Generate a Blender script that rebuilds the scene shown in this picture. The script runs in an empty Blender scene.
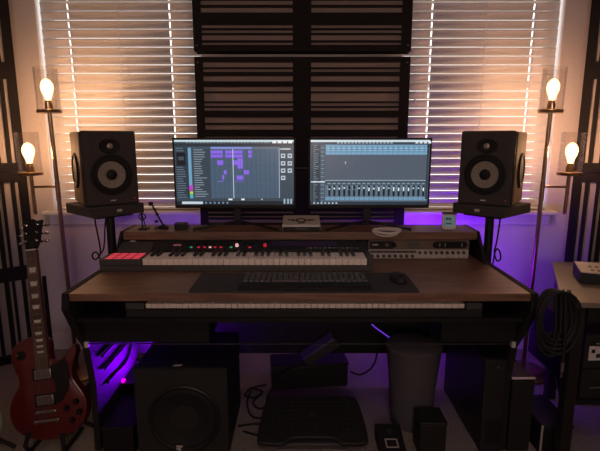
import bpy, bmesh, math, random
from mathutils import Vector, Matrix, Euler
random.seed(7)
sc = bpy.context.scene
COL = sc.collection
R = math.radians
PI = math.pi

# ------------------------------------------------------------------ materials
def lin(c):
    return tuple(((v / 255) / 12.92 if v / 255 <= .04045 else ((v / 255 + .055) / 1.055) ** 2.4) for v in c)

def rgba(c):
    return (c[0], c[1], c[2], 1)

def mat(name, col, rough=.5, metal=0, var=.12, scale=30, bump=0, coat=0, spec=.5, stretch=None):
    """principled with a procedural noise variation of colour and optional bump; col in linear"""
    m = bpy.data.materials.new(name); m.use_nodes = True
    nt = m.node_tree; b = nt.nodes['Principled BSDF']
    b.inputs['Roughness'].default_value = rough
    b.inputs['Metallic'].default_value = metal
    b.inputs['Coat Weight'].default_value = coat
    b.inputs['Specular IOR Level'].default_value = spec
    tc = nt.nodes.new('ShaderNodeTexCoord')
    mp = nt.nodes.new('ShaderNodeMapping')
    if stretch: mp.inputs['Scale'].default_value = stretch
    nz = nt.nodes.new('ShaderNodeTexNoise'); nz.inputs['Scale'].default_value = scale; nz.inputs['Detail'].default_value = 3
    nt.links.new(tc.outputs['Object'], mp.inputs['Vector']); nt.links.new(mp.outputs['Vector'], nz.inputs['Vector'])
    cr = nt.nodes.new('ShaderNodeValToRGB')
    cr.color_ramp.elements[0].position = .3; cr.color_ramp.elements[1].position = .7
    cr.color_ramp.elements[0].color = rgba([v * (1 - var) for v in col])
    cr.color_ramp.elements[1].color = rgba([min(1, v * (1 + var)) for v in col])
    nt.links.new(nz.outputs['Fac'], cr.inputs['Fac']); nt.links.new(cr.outputs['Color'], b.inputs['Base Color'])
    if bump:
        bp = nt.nodes.new('ShaderNodeBump'); bp.inputs['Strength'].default_value = bump; bp.inputs['Distance'].default_value = .01
        nt.links.new(nz.outputs['Fac'], bp.inputs['Height']); nt.links.new(bp.outputs['Normal'], b.inputs['Normal'])
    return m

def emat(name, col, strength, base=(.02, .02, .02), rough=.4):
    m = bpy.data.materials.new(name); m.use_nodes = True
    b = m.node_tree.nodes['Principled BSDF']
    b.inputs['Base Color'].default_value = rgba(base); b.inputs['Roughness'].default_value = rough
    b.inputs['Emission Color'].default_value = rgba(col); b.inputs['Emission Strength'].default_value = strength
    return m

def glassmat(name, tint=(1, 1, 1), gloss=.12, emit=None, es=0, rough=.03, edge=0.0):
    """thin clear glass: lets light straight through, reflects more towards grazing angles"""
    m = bpy.data.materials.new(name); m.use_nodes = True
    nt = m.node_tree; nt.nodes.clear()
    out = nt.nodes.new('ShaderNodeOutputMaterial')
    tr = nt.nodes.new('ShaderNodeBsdfTransparent'); tr.inputs[0].default_value = rgba(tint)
    gl = nt.nodes.new('ShaderNodeBsdfGlossy'); gl.inputs['Roughness'].default_value = rough
    lw = nt.nodes.new('ShaderNodeLayerWeight'); lw.inputs['Blend'].default_value = .35
    ml = nt.nodes.new('ShaderNodeMath'); ml.operation = 'MULTIPLY_ADD'
    ml.inputs[1].default_value = gloss; ml.inputs[2].default_value = .02
    nt.links.new(lw.outputs['Facing'], ml.inputs[0])
    mx = nt.nodes.new('ShaderNodeMixShader')
    nt.links.new(ml.outputs[0], mx.inputs[0]); nt.links.new(tr.outputs[0], mx.inputs[1]); nt.links.new(gl.outputs[0], mx.inputs[2])
    last = mx
    if emit:
        em = nt.nodes.new('ShaderNodeEmission'); em.inputs[0].default_value = rgba(emit); em.inputs[1].default_value = es
        ad = nt.nodes.new('ShaderNodeAddShader')
        nt.links.new(mx.outputs[0], ad.inputs[0]); nt.links.new(em.outputs[0], ad.inputs[1]); last = ad
    nt.links.new(last.outputs[0], out.inputs[0])
    return m

def woodmat(name, c0, c1, rough=.45, stretch=(2, 26, 26), coat=.15):
    m = bpy.data.materials.new(name); m.use_nodes = True
    nt = m.node_tree; b = nt.nodes['Principled BSDF']
    b.inputs['Roughness'].default_value = rough; b.inputs['Coat Weight'].default_value = coat; b.inputs['Coat Roughness'].default_value = .3
    tc = nt.nodes.new('ShaderNodeTexCoord'); mp = nt.nodes.new('ShaderNodeMapping'); mp.inputs['Scale'].default_value = stretch
    nz = nt.nodes.new('ShaderNodeTexNoise'); nz.inputs['Scale'].default_value = 3; nz.inputs['Detail'].default_value = 6; nz.inputs['Distortion'].default_value = .6
    cr = nt.nodes.new('ShaderNodeValToRGB')
    cr.color_ramp.elements[0].position = .35; cr.color_ramp.elements[1].position = .66
    cr.color_ramp.elements[0].color = rgba(c0); cr.color_ramp.elements[1].color = rgba(c1)
    nt.links.new(tc.outputs['Object'], mp.inputs['Vector']); nt.links.new(mp.outputs['Vector'], nz.inputs['Vector'])
    nt.links.new(nz.outputs['Fac'], cr.inputs['Fac']); nt.links.new(cr.outputs['Color'], b.inputs['Base Color'])
    bp = nt.nodes.new('ShaderNodeBump'); bp.inputs['Strength'].default_value = .08; bp.inputs['Distance'].default_value = .002
    nt.links.new(nz.outputs['Fac'], bp.inputs['Height']); nt.links.new(bp.outputs['Normal'], b.inputs['Normal'])
    return m

M = dict(
    wall=mat('wall_paint', (.56, .50, .49), .8, var=.04, scale=60, bump=.05),
    ceil=mat('ceiling_paint', (.6, .57, .55), .9, var=.03),
    trim=mat('trim_paint', (.68, .64, .63), .5, var=.03),
    matte=mat('matte_black_panel', (.017, .0155, .0155), .8, var=.15, spec=.12),
    bright_liner=mat('added_liner_white', (.86, .84, .82), .5, var=.02),
    carpet=mat('carpet_pile', (.25, .215, .19), .95, var=.45, scale=160, bump=.8, spec=.1),
    slat=mat('blind_slat', (.68, .63, .61), .45, var=.03, scale=15),
    cord=mat('blind_cord', (.75, .72, .7), .8),
    frame=mat('acoustic_frame', (.009, .007, .007), .8, var=.2, scale=40, spec=.2),
    fabric=mat('acoustic_fabric', (.30, .235, .21), .95, var=.12, scale=300, bump=.2, spec=.1),
    cornerfab=mat('corner_fabric', (.36, .31, .29), .95, var=.1, scale=300, bump=.2, spec=.1),
    black=mat('black_paint', (.007, .0065, .0065), .6, var=.2, spec=.25),
    satin=mat('black_satin', (.011, .010, .010), .42, var=.15, spec=.3),
    plastic=mat('black_plastic', (.013, .0125, .0125), .55, var=.12, scale=200, spec=.3),
    dplastic=mat('dark_grey_plastic', (.05, .048, .046), .5, var=.1, scale=200),
    rubber=mat('black_rubber', (.009, .0085, .0085), .7, var=.2, scale=120, bump=.15, spec=.3),
    mat_=mat('desk_mat_cloth', (.026, .025, .027), .85, var=.2, scale=400, bump=.1),
    foam=mat('black_foam', (.042, .036, .033), .9, var=.25, scale=250, bump=.3),
    alu=mat('brushed_aluminium', (.58, .55, .52), .5, .35, var=.08, scale=20, stretch=(1, 60, 60)),
    silverpaint=mat('silver_paint', (.47, .43, .40), .45, .2, var=.08),
    brass=mat('aged_brass', (.32, .21, .11), .3, 1, var=.15, scale=25),
    chrome=mat('chrome', (.36, .34, .32), .25, 1, var=.05),
    steel=mat('dark_steel', (.16, .15, .15), .35, .9, var=.1),
    white_key=mat('ivory_key', (.86, .76, .68), .35, var=.03, coat=.2),
    black_key=mat('ebony_key', (.012, .012, .012), .35, var=.1),
    wood=woodmat('walnut_top', (.105, .052, .032), (.20, .105, .065)),
    side=woodmat('walnut_veneer', (.13, .075, .045), (.24, .145, .085), .7, (26, 26, 2), 0),
    cone=mat('flax_cone', (.22, .185, .145), .7, var=.3, scale=140, bump=.1),
    dome=mat('tweeter_dome', (.30, .28, .26), .3, .8),
    red=mat('red_lacquer', (.085, .006, .007), .28, var=.25, scale=6, coat=.3),
    green=mat('pale_green_lacquer', (.32, .45, .33), .3, var=.08, scale=6, coat=.5),
    fret=woodmat('rosewood', (.05, .026, .016), (.11, .06, .038), .55, (40, 40, 3)),
    mahog=woodmat('mahogany_neck', (.09, .02, .014), (.14, .035, .022), .4, (30, 30, 3)),
    pearl=mat('pearl_inlay', (.62, .56, .48), .3, var=.2, scale=60),
    white=mat('white_plastic', (.62, .60, .58), .4, var=.04),
    offwhite=mat('white_cable_sheath', (.62, .57, .52), .5, var=.06),
    lcd=emat('lcd_grey_green', lin((95, 125, 128)), .45, (.12, .2, .2), .3),
    label=mat('silver_print', (.5, .47, .45), .5, var=.05),
    tan=mat('grey_oak_laminate', (.18, .15, .125), .45, var=.12, scale=8, stretch=(1, 10, 10)),
    bin=mat('grey_felt', (.085, .077, .088), .95, var=.15, scale=200, bump=.3, spec=.1),
    brownplate=mat('bronze_faceplate', (.15, .11, .085), .45, .3, var=.1),
    glass=glassmat('clear_glass', (.97, .96, .95), .35),
    pane=glassmat('window_glass', (.95, .97, .97), .15),
    bulb=glassmat('amber_bulb_glass', (1, .86, .62), .3, (1, .70, .38), 1.8),
    glow=emat('glowing_filament', (1, .62, .42), 400),
    led=emat('violet_led', (.19, .003, 1), 520), ledmid=emat('violet_led_mid', (.19, .003, 1), 170),
    ledlow=emat('violet_led_low', (.22, .0, 1), 1700),
    leddim=emat('violet_led_dim', (.22, .05, 1), .55),
    magenta=emat('magenta_led', (.8, .0, .9), 12),
    pad=emat('lit_red_pad', lin((238, 70, 88)), .75),
    ledr=emat('red_indicator', lin((220, 40, 60)), .6), ledg=emat('green_indicator', lin((60, 190, 140)), .5),
    ledw=emat('white_indicator', lin((250, 190, 190)), .8), ledp=emat('pink_print', lin((210, 110, 120)), .4),
    display=emat('dark_display', lin((60, 20, 70)), .12, (.006, .006, .007), .5),
)
M['carpet'].node_tree.nodes['Noise Texture'].inputs['Detail'].default_value = 6

# ------------------------------------------------------------------ mesh builder
class MB:
    def __init__(s): s.bm = bmesh.new()
    def _f(s, vs, mi, sm=False):
        try:
            f = s.bm.faces.new(vs); f.material_index = mi; f.smooth = sm; return f
        except ValueError:
            return None
    def box(s, x0, x1, y0, y1, z0, z1, mi=0, mx=None, taper=None):
        c = [(x0, y0, z0), (x1, y0, z0), (x1, y1, z0), (x0, y1, z0), (x0, y0, z1), (x1, y0, z1), (x1, y1, z1), (x0, y1, z1)]
        if taper:
            cx, cy = (x0 + x1) / 2, (y0 + y1) / 2
            c = c[:4] + [(cx + (p[0] - cx) * taper, cy + (p[1] - cy) * taper, p[2]) for p in c[4:]]
        v = [s.bm.verts.new(mx @ Vector(p) if mx else p) for p in c]
        for q in ((0, 3, 2, 1), (4, 5, 6, 7), (0, 1, 5, 4), (1, 2, 6, 5), (2, 3, 7, 6), (3, 0, 4, 7)):
            s._f([v[i] for i in q], mi)
        return s
    def lathe(s, prof, n=24, mi=0, mx=None, sm=True, cap=True, sx=1, sy=1):
        """profile of (radius, height) spun about local z"""
        mx = mx or Matrix()
        rings = []
        for r, z in prof:
            if r < 1e-6: rings.append([s.bm.verts.new(mx @ Vector((0, 0, z)))])
            else: rings.append([s.bm.verts.new(mx @ Vector((r * sx * math.cos(2 * PI * i / n), r * sy * math.sin(2 * PI * i / n), z))) for i in range(n)])
        for a, b in zip(rings, rings[1:]):
            for i in range(n):
                j = (i + 1) % n
                if len(a) == 1 and len(b) == 1: continue
                if len(a) == 1: s._f([a[0], b[j], b[i]][::-1], mi, sm)
                elif len(b) == 1: s._f([a[i], a[j], b[0]], mi, sm)
                else: s._f([a[i], a[j], b[j], b[i]], mi, sm)
        if cap:
            if len(rings[0]) > 1: s._f(rings[0][::-1], mi)
            if len(rings[-1]) > 1: s._f(rings[-1], mi)
        return s
    def cyl(s, p0, p1, r0, r1=None, n=14, mi=0, sm=True):
        p0, p1 = Vector(p0), Vector(p1); d = p1 - p0
        q = Vector((0, 0, 1)).rotation_difference(d.normalized()).to_matrix().to_4x4()
        return s.lathe([(r0, 0), (r0 if r1 is None else r1, d.length)], n, mi, Matrix.Translation(p0) @ q, sm)
    def ball(s, c, rx, ry=None, rz=None, n=16, mi=0, mx=None):
        ry = ry or rx; rz = rz or rx
        k = max(6, n // 2)
        prof = [(math.sin(PI * i / k), -math.cos(PI * i / k)) for i in range(k + 1)]
        prof[0] = (0, -1); prof[-1] = (0, 1)
        m = Matrix.Translation(Vector(c)) @ Matrix.Diagonal((rx, ry, rz, 1))
        return s.lathe(prof, n, mi, (mx @ m) if mx else m)
    def tube(s, pts, r, n=8, mi=0, closed=False, smoothpts=0):
        pts = [Vector(p) for p in pts]
        if smoothpts: pts = spline(pts, smoothpts, closed)
        N = len(pts); rings = []
        up = Vector((0, 0, 1)); prev = None
        for i, p in enumerate(pts):
            a = pts[(i - 1) % N] if (closed or i > 0) else p
            b = pts[(i + 1) % N] if (closed or i < N - 1) else p
            t = (b - a).normalized()
            if prev is None:
                ref = up if abs(t.dot(up)) < .9 else Vector((1, 0, 0))
                u = t.cross(ref).normalized()
            else:
                u = (prev - t * prev.dot(t)).normalized()
            prev = u; w = t.cross(u)
            rings.append([s.bm.verts.new(p + (u * math.cos(2 * PI * k / n) + w * math.sin(2 * PI * k / n)) * r) for k in range(n)])
        for i in range(N if closed else N - 1):
            a, b = rings[i], rings[(i + 1) % N]
            for k in range(n):
                s._f([a[k], a[(k + 1) % n], b[(k + 1) % n], b[k]], mi, True)
        if not closed:
            s._f(rings[0][::-1], mi); s._f(rings[-1], mi)
        return s
    def prism(s, pts, d0, d1, mi=0, mx=None, inset=0):
        """polygon in local xy extruded along local z"""
        mx = mx or Matrix()
        lo = [s.bm.verts.new(mx @ Vector((p[0], p[1], d0))) for p in pts]
        hi = [s.bm.verts.new(mx @ Vector((p[0], p[1], d1))) for p in pts]
        n = len(pts)
        s._f(lo[::-1], mi); s._f(hi, mi)
        for i in range(n): s._f([lo[i], lo[(i + 1) % n], hi[(i + 1) % n], hi[i]], mi)
        return s
    def quad(s, ps, mi=0):
        s._f([s.bm.verts.new(p) for p in ps], mi); return s

def spline(pts, k, closed=False):
    out = []; N = len(pts)
    for i in range(N if closed else N - 1):
        g = (lambda j: pts[j % N]) if closed else (lambda j: pts[max(0, min(N - 1, j))])
        p0, p1, p2, p3 = g(i - 1), g(i), g(i + 1), g(i + 2)
        for q in range(k):
            t = q / k
            out.append(.5 * ((2 * p1) + (p2 - p0) * t + (2 * p0 - 5 * p1 + 4 * p2 - p3) * t * t + (3 * p1 - p0 - 3 * p2 + p3) * t ** 3))
    if not closed: out.append(pts[-1])
    return out

AX = {'y-': Matrix.Rotation(PI / 2, 4, 'X'), 'x+': Matrix.Rotation(PI / 2, 4, 'Y'), 'x-': Matrix.Rotation(-PI / 2, 4, 'Y')}
def T(x, y, z): return Matrix.Translation((x, y, z))

def wm(o):
    m = Matrix()
    while o is not None:
        m = o.matrix_basis @ m; o = o.parent
    return m

def obj(name, mb, mats, parent=None, bevel=0, world=True, seg=2, loc=None):
    """one mesh object; coordinates are world ones when world is true, else the parent's"""
    mb.bm.normal_update()
    bmesh.ops.recalc_face_normals(mb.bm, faces=mb.bm.faces)
    me = bpy.data.meshes.new(name)
    if parent is not None and world: mb.bm.transform(wm(parent).inverted())
    elif parent is None and loc is not None: mb.bm.transform(Matrix.Translation(loc).inverted())
    mb.bm.to_mesh(me); mb.bm.free()
    for m in (mats if isinstance(mats, (list, tuple)) else [mats]): me.materials.append(m)
    me.set_sharp_from_angle(angle=R(38))
    o = bpy.data.objects.new(name, me); COL.objects.link(o)
    if parent is not None: o.parent = parent
    elif loc is not None: o.location = loc
    if bevel:
        b = o.modifiers.new('bevel', 'BEVEL'); b.width = bevel; b.segments = seg; b.limit_method = 'ANGLE'; b.angle_limit = R(40)
    return o

def tag(o, label, cat, group=None):
    o['label'] = label; o['category'] = cat
    if group: o['group'] = group
    return o

def thing(name, label, cat, loc=(0, 0, 0), rot=(0, 0, 0), group=None):
    o = bpy.data.objects.new(name, None); COL.objects.link(o)
    o.location = loc; o.rotation_euler = rot; o.empty_display_size = .05
    return tag(o, label, cat, group)

def struct(name, mb, m, bevel=0, parent=None):
    o = obj(name, mb, m, parent, bevel)
    if parent is None: o['kind'] = 'structure'
    return o

def dup(root, loc, rot, label):
    r = root.copy(); COL.objects.link(r); r.location = loc; r.rotation_euler = rot; r['label'] = label
    for ch in list(root.children):
        c = ch.copy(); COL.objects.link(c); c.parent = r
        for g in list(ch.children):
            d = g.copy(); COL.objects.link(d); d.parent = c
    return r

# ------------------------------------------------------------------ the room
WY = 1.15                                  # room face of the window wall
X0, X1, YB, H = -2.25, 2.25, -3.3, 2.7
OZ0, OZ1 = .90, 2.38                       # window openings
WIN = ((-1.497, -.565), (.585, 1.497))
struct('floor', MB().box(X0, X1, YB, WY + .2, -.06, 0), M['carpet'])
struct('ceiling', MB().box(X0, X1, YB, WY + .2, H, H + .06), M['ceil'])
w = MB()
w.box(X0, X1, WY, WY + .16, 0, OZ0); w.box(X0, X1, WY, WY + .16, OZ1, H)
w.box(X0, WIN[0][0], WY, WY + .16, OZ0, OZ1); w.box(WIN[0][1], WIN[1][0], WY, WY + .16, OZ0, OZ1); w.box(WIN[1][1], X1, WY, WY + .16, OZ0, OZ1)
struct('wall_back', w, M['wall'])
struct('wall_left', MB().box(X0 - .1, X0, YB, WY + .16, 0, H), M['wall'])
struct('wall_right', MB().box(X1, X1 + .1, YB, WY + .16, 0, H), M['wall'])
struct('wall_front', MB().box(X0, X1, YB - .1, YB, 0, H), M['wall'])
struct('baseboard_back', MB().box(X0, X1, WY - .014, WY, 0, .11), M['trim'], .004)
struct('baseboard_left', MB().box(X0, X0 + .014, YB, WY, 0, .11), M['trim'], .004)
struct('baseboard_right', MB().box(X1 - .014, X1, YB, WY, 0, .11), M['trim'], .004)
for i, (a, b) in enumerate(WIN):
    f = MB(); y0, y1 = WY + .10, WY + .15
    f.box(a, a + .035, y0, y1, OZ0, OZ1); f.box(b - .035, b, y0, y1, OZ0, OZ1)
    f.box(a, b, y0, y1, OZ0, OZ0 + .04); f.box(a, b, y0, y1, OZ1 - .04, OZ1); f.box(a, b, y0 - .012, y1, 1.63, 1.67)
    wn = struct('window_%d' % (i + 1), f, M['trim'], .003)
    obj('pane', MB().box(a + .03, b - .03, y0 + .02, y0 + .026, OZ0 + .03, OZ1 - .03), M['pane'], wn)
for k, (a, b) in enumerate(((-1.545, -.59), (.617, 1.545))):
    struct('trim_%d' % (k + 1), MB().box(a, b, WY - .055, WY + .10, OZ0 - .022, OZ0).box(a + .025 * (k == 0), b - .025 * (k == 1), WY - .016, WY, OZ0 - .085, OZ0 - .022), M['trim'], .005)

for k, (a, b) in enumerate(WIN):
    xo = a if k == 0 else b - .004
    struct('trim_%d' % (k + 3), MB().box(xo, xo + .004, WY + .001, WY + .10, OZ0, OZ1), M['bright_liner'])  # white boards added so the window sides catch more daylight
# blinds
def blind(a, b, label, cords, wand):
    top = OZ1 - .055
    t = thing('window_blind', label, 'window blind', ((a + b) / 2, WY + .03, OZ0))
    Y = WY + .03
    obj('headrail', MB().box(a, b, Y - .03, Y + .03, top, OZ1 - .004), M['slat'], t, .003)
    pitch = .0488; hh = .0462; n = int((top - OZ0 - .03) / pitch)
    sl = MB(); tilt = R(-9)
    hole = .0042
    xs = [a]
    for c in cords: xs += [c - hole, c + hole]
    xs.append(b)
    for k in range(n):
        zc = OZ0 + .045 + k * pitch + random.uniform(-.0002, .0002)
        rows = []
        for q in (-.5, -.33, 0, .33, .5):
            d = q * hh / math.cos(tilt)
            bow = .001 * (1 - (2 * q) ** 2)
            rows.append([sl.bm.verts.new((x, Y - bow + d * math.sin(tilt) - .002 * 0, zc + d * math.cos(tilt))) for x in xs])
        for j in range(4):
            for i in range(len(xs) - 1):
                if i % 2 == 1 and j in (1, 2): continue
                sl._f([rows[j][i], rows[j][i + 1], rows[j + 1][i + 1], rows[j + 1][i]], 0, True)
    o = obj('slats', sl, M['slat'], t)
    so = o.modifiers.new('thickness', 'SOLIDIFY'); so.thickness = .0022; so.offset = 0
    obj('bottom_rail', MB().box(a, b, Y - .022, Y + .018, OZ0 + .003, OZ0 + .017), M['slat'], t, .003)
    for c in cords:
        obj('ladder_cord', MB().cyl((c + .010, Y - .022, OZ0 + .012), (c + .010, Y - .022, top), .0011, n=6), M['cord'], t)
    wx, wz = wand
    obj('tilt_wand', MB().cyl((wx, Y - .035, wz), (wx, Y - .035, top), .0022, n=8).ball((wx, Y - .035, wz), .005, .005, .012, n=8), M['cord'], t)
    return t
blind(WIN[0][0] + .016, WIN[0][1] - .012, 'white slatted blind on the window between the red guitar corner and the screens', (-1.325, -.745), (-1.03, 1.36))
t = blind(WIN[1][0] + .012, WIN[1][1] - .016, 'white slatted blind with hanging cord tassel on the window beside the table corner', (.755, 1.335), (1.055, 1.40))
obj('lift_cord', MB().cyl((.67, WY - .008, 1.56), (.67, WY - .008, 2.32), .0011, n=6).lathe([(.001, .03), (.006, .012), (.007, 0), (.0, 0)], 10, 0, T(.67, WY - .008, 1.535)), M['cord'], t)

# ------------------------------------------------------------------ acoustic panels
def hpanel(z0, z1, slots, label):
    xl, xr = -.585, .612; y0, y1 = 1.045, 1.1485
    t = thing('acoustic_panel', label, 'acoustic panel', ((xl + xr) / 2, y1, z0), group='slotted panels between the windows')
    obj('fabric_core', MB().box(xl + .02, xr - .02, y0 + .016, y1 - .002, z0 + .02, z1 - .02), M['fabric'], t)
    f = MB()
    zs = [z0] + [q for sl in sorted(slots) for q in sl] + [z1]
    for a, b in zip(zs[0::2], zs[1::2]): f.box(-.54, -.04, y0, y0 + .014, a, b); f.box(.062, .558, y0, y0 + .014, a, b)
    f.box(xl, -.54, y0, y0 + .014, z0, z1); f.box(.558, xr, y0, y0 + .014, z0, z1); f.box(-.04, .062, y0, y0 + .014, z0, z1)
    for q in ((xl, xl + .012), (xr - .012, xr)): f.box(q[0], q[1], y0 + .014, y1, z0, z1)
    f.box(xl, xr, y0 + .014, y1, z0, z0 + .012); f.box(xl, xr, y0 + .014, y1, z1 - .012, z1)
    obj('slotted_front', f, M['frame'], t)
    for sx in (xl + .018, xr - .018):
        for sz in (z0 + .03, z1 - .03):
            obj('screw', MB().lathe([(.005, 0), (.004, .002), (0, .002)], 10, 0, T(sx, y0, sz) @ AX['y-']), M['steel'], t)
mid = [(1.718, 1.745), (1.693, 1.709), (1.643, 1.672), (1.589, 1.614), (1.535, 1.580), (1.509, 1.526), (1.484, 1.500), (1.417, 1.447), (1.379, 1.406), (1.30, 1.34), (1.262, 1.28), (1.215, 1.235)]
hpanel(1.165, 1.773, mid, 'slotted black acoustic panel half hidden behind the tops of both screens')
hpanel(1.804, 2.412, [(2.042, 2.066), (2.003, 2.030), (1.923, 1.940), (1.898, 1.914), (1.860, 1.888), (1.836, 1.850), (2.09, 2.13), (2.15, 2.165), (2.19, 2.23), (2.26, 2.29), (2.31, 2.34), (2.355, 2.37)],
       'uppermost slotted black acoustic panel, hung between the windows and cut by the frame')
hpanel(.545, 1.150, [(1.09, 1.12), (1.06, 1.075), (1.0, 1.03), (.955, .98), (.925, .94), (.897, .907), (.872, .881), (.84, .86), (.78, .815), (.74, .76), (.69, .715), (.63, .66), (.59, .61)],
       'lowest slotted black acoustic panel, showing between the screens and the desk shelf')

vs = [(.046, .064), (.084, .118), (.134, .148), (.172, .206), (.224, .240), (.258, .292), (.318, .334), (.352, .386), (.402, .416), (.440, .474), (.492, .508), (.526, .548)]
def corner_panel(side, z0, z1, bar, label):
    """side -1: beside the red guitar, +1: behind the side table; local x runs away from the window wall corner edge"""
    ang = R(38)
    t = thing('acoustic_panel', label, 'acoustic panel', (side * 1.585, 1.055, z0), (0, 0, ang if side < 0 else -ang), 'slotted panels standing across the corners')
    d = side
    def bx(mb, a, b, y0, y1, c0, c1): mb.box(min(a * d, b * d), max(a * d, b * d), y0, y1, c0, c1)
    h = z1 - z0; W = .595
    c = MB(); bx(c, .012, W - .012, .016, .05, .012, h - .012); obj('fabric_core', c, M['cornerfab'], t, world=False)
    f = MB(); edge = [0] + [q for v in vs for q in v] + [W]
    for a, b in zip(edge[0::2], edge[1::2]): bx(f, a, b, 0, .014, 0, h)
    for c0, c1 in ((0, .05), (bar[0] - z0, bar[1] - z0), (h - .05, h)): bx(f, 0, W, -.0004, .0136, c0, c1)
    bx(f, 0, .012, .014, .05, 0, h); bx(f, W - .012, W, .014, .05, 0, h)
    obj('slotted_front', f, M['frame'], t, world=False)
for sd, nm in ((-1, 'in the corner behind the red guitar'), (1, 'in the corner behind the side table')):
    corner_panel(sd, .004, 1.135, (.505, .588), 'lower black panel with upright slots ' + nm)
    corner_panel(sd, 1.143, 2.28, (1.652, 1.742), 'upper black panel with upright slots, stacked ' + nm)

# ------------------------------------------------------------------ desk
desk = thing('studio_desk', 'long walnut-topped studio desk with black slanted sides and a raised shelf', 'desk', (0, .35, 0))
obj('desktop', MB().box(-.858, .858, 0, .70, .73, .76), M['wood'], desk, .003)
SP = Matrix(((0, 0, 1, 0), (1, 0, 0, 0), (0, 1, 0, 0), (0, 0, 0, 1)))      # polygon (y,z) extruded along x
prof = [(.0, .7603), (-.012, .70), (.053, .587), (.12, .495), (.155, .31), (.15, .0), (.62, .0), (.70, .40), (.705, .7603)]
for a, b in ((-.886, -.859), (.859, .886)):
    obj('side_panel', MB().prism(prof, a, b, 0, SP), M['matte'], desk, .003)
rs = [(.41, .7605), (.525, .892), (.71, .892), (.71, .7605)]
for a, b in ((-.858, -.842), (.842, .858)):
    obj('shelf_side', MB().prism(rs, a, b, 0, SP), M['satin'], desk, .002)
obj('raised_shelf', MB().box(-.841, .841, .515, .71, .853, .890), M['wood'], desk, .002)
for x in (-.322, -.268, .268, .308):
    obj('rack_rail', MB().box(x - .007, x + .007, .52, .54, .761, .852), M['black'], desk)
obj('shelf_back', MB().box(-.841, .841, .70, .708, .761, .852), M['black'], desk)
obj('modesty_panel', MB().box(-.858, .858, .672, .690, .20, .729), M['satin'], desk)
tr = obj('keyboard_tray', MB().box(-.857, .857, .04, .46, .630, .648), M['black'], desk, .002)
for xa, xb in ((-.857, -.36), (.56, .857)):
    obj('slide_housing', MB().box(xa, xb, .088, .40, .528, .6295), M['black'], desk, .002)
obj('tray_rail', MB().box(-.845, .845, .088, .096, .519, .5215), M['steel'], desk)
for x in (-.849, .849):
    obj('rail_bracket', MB().box(x - .008, x + .008, .078, .10, .508, .532), M['alu'], desk, .002)

# LED strips: behind the rear edge of the top, and low behind the subwoofer
for (xa, xb), lm, wh in (((.66, .857), 'led', 'at the side table end'), ((-.80, -.63), 'ledmid', 'at the red guitar end')):
    hi = tag(obj('led_strip', MB().box(xa, xb, .713, .717, .700, .706), M[lm], loc=(xa, .715, .70)), 'violet light strip under the rear desk edge ' + wh + ', lighting the wall', 'light strip')
    obj('light_shield', MB().prism([(.7085, .678), (.735, .678), (.735, .681), (.7125, .681), (.7125, .721), (.747, .721), (.747, .724), (.7085, .724)], xa - .004, xb + .001, 0, SP), M['black'], hi)  # lips added to keep the violet off the blinds and the floor
tag(obj('led_strip', MB().box(.868, .877, .7085, .7125, .45, .66), M['led'], loc=(.872, .71, .55)), 'upright violet light strip on the rear edge of the desk side facing the purple wall', 'light strip')
lo = tag(obj('led_strip', MB().box(-.79, -.705, .50, .53, .176, .180), M['ledlow'], loc=(-.75, .51, .178)), 'violet light strip low under the desk behind the subwoofer', 'light strip')
obj('light_shield', MB().box(-.853, -.69, .40, .62, .168, .1755).box(-.853, -.69, .60, .62, .1755, .19), M['black'], lo)  # plate added to block the strip's light from everything below it
obj('lit_end', MB().box(-.8575, -.847, .412, .432, .1762, .184), M['magenta'], lo, .002)
t = thing('darkening_box', 'added low black box darkening the carpet between the violet-lit desk side and the subwoofer', 'box', (-.77, .35, 0))  # box added so this stretch of carpet comes out dark
obj('body', MB().box(-.835, -.705, .12, .60, 0, .115), M['black'], t, .003)
obj('lid', MB().box(-.838, -.702, .117, .603, .115, .132), M['black'], t, .003)
tag(obj('led_strip', MB().tube([(.335, .40, .475), (.355, .4, .457), (.47, .4, .372), (.49, .405, .35)], .0035, 6), M['leddim'], loc=(.41, .4, .41)),
    'thin violet light strip hanging slanted under the desk above the felt bin', 'light strip')

# ------------------------------------------------------------------ desk mat, computer keyboard, mouse
dm = MB()
def rrect(x0, x1, y0, y1, r, n=5):
    pts = []
    for cx, cy, a in ((x1 - r, y0 + r, -PI / 2), (x1 - r, y1 - r, 0), (x0 + r, y1 - r, PI / 2), (x0 + r, y0 + r, PI)):
        for i in range(n + 1):
            q = a + PI / 2 * i / n; pts.append((cx + r * math.cos(q), cy + r * math.sin(q)))
    return pts
dm.prism(rrect(-.418, .448, .012, .265, .012), .7602, .7635)
tag(obj('desk_mat', dm, M['mat_'], loc=(0, .13, .76)), 'wide black cloth desk mat at the front of the desktop', 'desk mat')
kb = thing('computer_keyboard', 'low black computer keyboard lying on the desk mat', 'keyboard', (.02, .14, .7636))
K = MB(); K.prism(rrect(-.235, .275, .035, .225, .010), .7638, .772); K.prism(rrect(-.228, .268, .088, .220, .004), .772, .776)
obj('case', K, M['plastic'], kb, .0015)
for r_ in range(6):
    y = .094 + r_ * .0205
    x = -.222; row = []
    while x < .262:
        wd = .0185
        if r_ == 0 and -.13 < x < -.02: wd = .112
        if not (.073 < x < .079 or .143 < x < .150): obj('keycap', MB().box(x, min(x + wd, .264), y, y + .0165, .776, .7825, taper=.86), M['dplastic'], kb)
        x += wd + .0037
obj('wrist_rest', MB().prism(rrect(-.232, .272, .037, .084, .008), .772, .779), M['rubber'], kb, .003)
ms = thing('computer_mouse', 'small black mouse at the far end of the desk mat', 'mouse', (.395, .15, .7637), (0, 0, R(8)))
mm = MB(); mm.lathe([(0, 0), (.031, 0), (.034, .006), (.031, .018), (.022, .029), (.010, .034), (0, .035)], 24, 0, Matrix.Diagonal((.92, 1.55, 1, 1)))
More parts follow.
